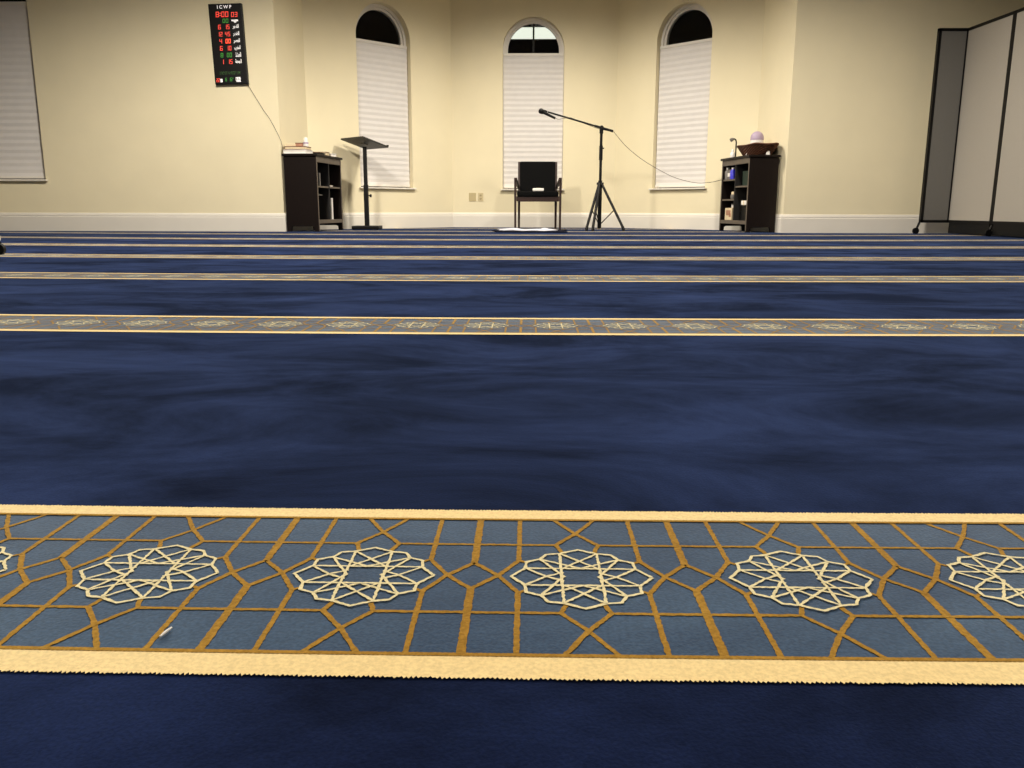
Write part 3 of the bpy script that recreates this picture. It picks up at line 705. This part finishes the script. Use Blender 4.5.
# boom: clamp over the tube, tip toward the left
bt = Vector((.205-SX, .0, 1.332)); be = Vector((.958-SX, .0, 1.120)); bd = (be-bt).normalized()
m = MB(); m.tube([bt, be], .010, 10); bo = m.build('boom_arm', M['black'], t)
m = MB(); m.tube([be-bd*.22, be-bd*.0], [.013, .014], 12); m.build('counterweight', M['blackm'], bo)
m = MB(); m.tube([(0, 0, 1.095), (0, 0, 1.15)], .022, 14); m.tube([(0, -.03, 1.158), (0, .03, 1.158)], .024, 14); m.build('boom_clamp', M['blackm'], t)
m = MB(); m.tube([bt-bd*.005, bt-bd*.045], [.010, .015], 12); m.tube([bt-bd*.03, bt-bd*.03+Vector((-.01, 0, -.03))], .010, 10); m.build('microphone_clip', M['blackm'], t)
t = thing('microphone', 'black handheld microphone clipped to the tip of the boom arm', 'microphone', (SX, SY, 0))
mh = Vector((.128-SX, -.03, 1.338)); mt = Vector((.292-SX, -.03, 1.258)); md = (mt-mh).normalized()
m = MB(); m.tube([mh+md*.03, mh+md*.05, mt], [.019, .017, .0125], 14); m.build('body', M['blackm'], t)
m = MB(); m.tube([mh-md*.028, mh-md*.022, mh-md*.008, mh+md*.012, mh+md*.03, mh+md*.036], [.008, .022, .031, .030, .024, .018], 16); m.build('grille', M['black'], t)
cab = [(.292, 10.03, 1.262), (.33, 10.03, 1.250), (.40, 10.04, 1.262), (.47, 10.045, 1.268), (.60, 10.05, 1.215), (.80, 10.05, 1.145), (.955, 10.05, 1.115)]
cab += [(.985, 10.05, 1.09), (1.098, 10.0, .957), (1.262, 9.95, .818), (1.439, 9.9, .705), (1.648, 9.85, .598), (1.872, 9.82, .541), (2.029, 9.85, .542), (2.165, 9.95, .567), (2.24, 10.03, .582)]
def smooth(P, n=5):
    P = [Vector(p) for p in P]; out = []
    for i in range(len(P)-1):
        p0, p1, p2, p3 = P[max(0, i-1)], P[i], P[i+1], P[min(len(P)-1, i+2)]
        for k in range(n):
            q = k/n; out.append(.5*((2*p1)+(p2-p0)*q+(2*p0-5*p1+4*p2-p3)*q*q+(3*p1-p0-3*p2+p3)*q**3))
    return out+[P[-1]]
m = MB(); m.tube(smooth(cab), .003, 6)
tag(m.build('microphone_cable', M['cord']), 'thin dark cable sagging from boom stand to the right bookcase', 'cable')

# ------------------------------------------------------------------ folding room divider at the right
pd = thing('room_divider', 'black framed folding room divider with grey fabric panels at the right wall', 'room divider', (4.05, 8.95, 0))
PT, PB = 2.005, .115
def panel(P, Q, mt, last=True):
    P = Vector(P); Q = Vector(Q); L = (Q-P).length; a = math.atan2(Q.y-P.y, Q.x-P.x)
    xf = Matrix.Translation((P.x-4.05, P.y-8.95, 0)) @ Matrix.Rotation(a, 4, 'Z')
    m = MB(); m.box(.015, L-.015, -.016, .016, PB+.015, PT-.015, xf=xf); p = m.build('panel', M[mt], pd)
    m = MB()
    m.box(0, L, -.021, .021, PT-.028, PT, xf=xf); m.box(0, L, -.021, .021, PB, PB+.028, xf=xf)
    m.box(0, .026, -.021, .021, PB, PT, xf=xf); m.box(L-.026, L, -.021, .021, PB, PT, xf=xf)
    m.build('frame', M['black'], p)
    return xf, L
PTS = [(4.045, 8.95), (4.345, 8.95), (4.385, 8.18), (4.42, 7.40), (4.47, 6.62)]
for k in range(4): panel(PTS[k], PTS[k+1], 'part_shade' if k == 0 else 'part')
for k, (x, y) in enumerate(PTS):
    if k in (1,): continue
    x -= 4.05; y -= 8.95
    m = MB(); m.tube([(x, y, PB), (x-.02, y, .062)], .012, 8); cs = m.build('caster', M['black'], pd)
    m = MB(); m.tube([(x-.03, y-.012, .032), (x-.03, y+.012, .032)], .0315, 18); m.build('wheel', M['blackm'], cs)
# long foot rail under the two long panels
m = MB(); m.tube([(4.385-4.05, 8.18-8.95, .075), (4.42-4.05, 7.40-8.95, .075)], .012, 8); m.build('foot_rail', M['black'], pd)
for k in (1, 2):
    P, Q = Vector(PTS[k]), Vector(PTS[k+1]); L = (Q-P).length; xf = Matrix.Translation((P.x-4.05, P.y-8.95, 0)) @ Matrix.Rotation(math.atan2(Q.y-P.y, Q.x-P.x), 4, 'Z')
    m = MB(); m.box(.03, L-.03, -.012, .012, .012, PB+.004, xf=xf); m.build('shade_strip', M['blackm'], pd)  # black strip put in to darken the shaded gap under the panels

# ------------------------------------------------------------------ stand cut by the left edge of the frame, lint on the carpet
t = thing('rolling_stand', 'black caster under a pale metal foot at far left edge of the carpet', 'stand', (-2.846, 4.50, 0))
m = MB(); m.tube([(.008, -.011, .0305), (.008, .011, .0305)], .030, 22); m.build('wheel', M['blackm'], t)
m = MB(); m.tube([(.0, 0, .05), (-.004, 0, .105)], .010, 12); m.tube([(.012, -.016, .0305), (.006, -.014, .068)], .006, 8); m.tube([(.012, .016, .0305), (.006, .014, .068)], .006, 8); m.build('caster_fork', M['blackm'], t)
m = MB(); m.box(-.42, .013, -.016, .016, .074, .104, bev=.006); m.build('foot_bar', M['trim'], t)
m = MB(); m.tube([(-.40, 0, .10), (-.40, 0, 1.1)], .016, 12); m.build('upright', M['trim'], t)
m = MB(); m.tube([(-.41, -.011, .0305), (-.41, .011, .0305)], .030, 22); m.tube([(-.405, 0, .05), (-.40, 0, .08)], .010, 10); m.build('wheel', M['blackm'], t)
m = MB(); m.tube([(-.0011, -.005, .0022), (.0003, 0, .0026), (.0012, .006, .0022)], [.0007, .0011, .0007], 8)
tag(m.build('lint', M['white']), 'tiny white scrap of lint on the nearest patterned carpet band', 'lint', (-.2145, .454, .0007))

# ------------------------------------------------------------------ light
def light(name, kind, loc, energy, color=(1, .86, .66), size=.3, rot=(0, 0, 0), **kw):
    l = bpy.data.lights.new(name, kind); l.energy = energy; l.color = color
    if kind == 'AREA': l.size = size
    else: l.shadow_soft_size = size
    for k, v in kw.items(): setattr(l, k, v)
    o = bpy.data.objects.new(name, l); COL.objects.link(o); o.location = loc; o.rotation_euler = rot; return o
WARM = (1, .92, .80)
light('alcove_downlight', 'SPOT', (.15, 9.35, 3.2), 440, WARM, .20, spot_size=math.radians(161), spot_blend=.72)
light('front_downlight', 'SPOT', (-2.3, 5.9, 3.2), 870, WARM, .2, spot_size=math.radians(168), spot_blend=.5)
light('front_downlight', 'SPOT', (2.0, 6.4, 3.2), 500, WARM, .2, spot_size=math.radians(166), spot_blend=.6)
light('hall_downlight', 'SPOT', (.4, 3.0, 3.2), 260, WARM, .2, spot_size=math.radians(150), spot_blend=.8)
light('hall_fill', 'AREA', (0, .5, 3.25), 62, (1, .93, .82), 3.0)
w = bpy.data.worlds.new('night'); scn.world = w; w.use_nodes = True
w.node_tree.nodes['Background'].inputs[0].default_value = (.0012, .001, .0008, 1); w.node_tree.nodes['Background'].inputs[1].default_value = 1

# ------------------------------------------------------------------ camera: about 25 cm above the carpet
pit, rol, yaw = .206, .0022, .0196
fw = Vector((-math.sin(yaw)*math.cos(pit), math.cos(yaw)*math.cos(pit), -math.sin(pit)))
rt = Vector((math.cos(yaw), math.sin(yaw), 0)); up = rt.cross(fw)
r2 = rt*math.cos(rol)+up*math.sin(rol); u2 = up*math.cos(rol)-rt*math.sin(rol)
cam = bpy.data.cameras.new('camera'); co = bpy.data.objects.new('camera', cam); COL.objects.link(co)
co.matrix_world = Matrix(((r2.x, u2.x, -fw.x, 0), (r2.y, u2.y, -fw.y, 0), (r2.z, u2.z, -fw.z, .25), (0, 0, 0, 1)))
cam.sensor_width = 36; cam.lens = 840/1024*36; cam.clip_start = .02; cam.clip_end = 200
scn.camera = co
scn.view_settings.view_transform = 'Standard'; scn.view_settings.look = 'None'; scn.view_settings.exposure = 0; scn.view_settings.gamma = 1
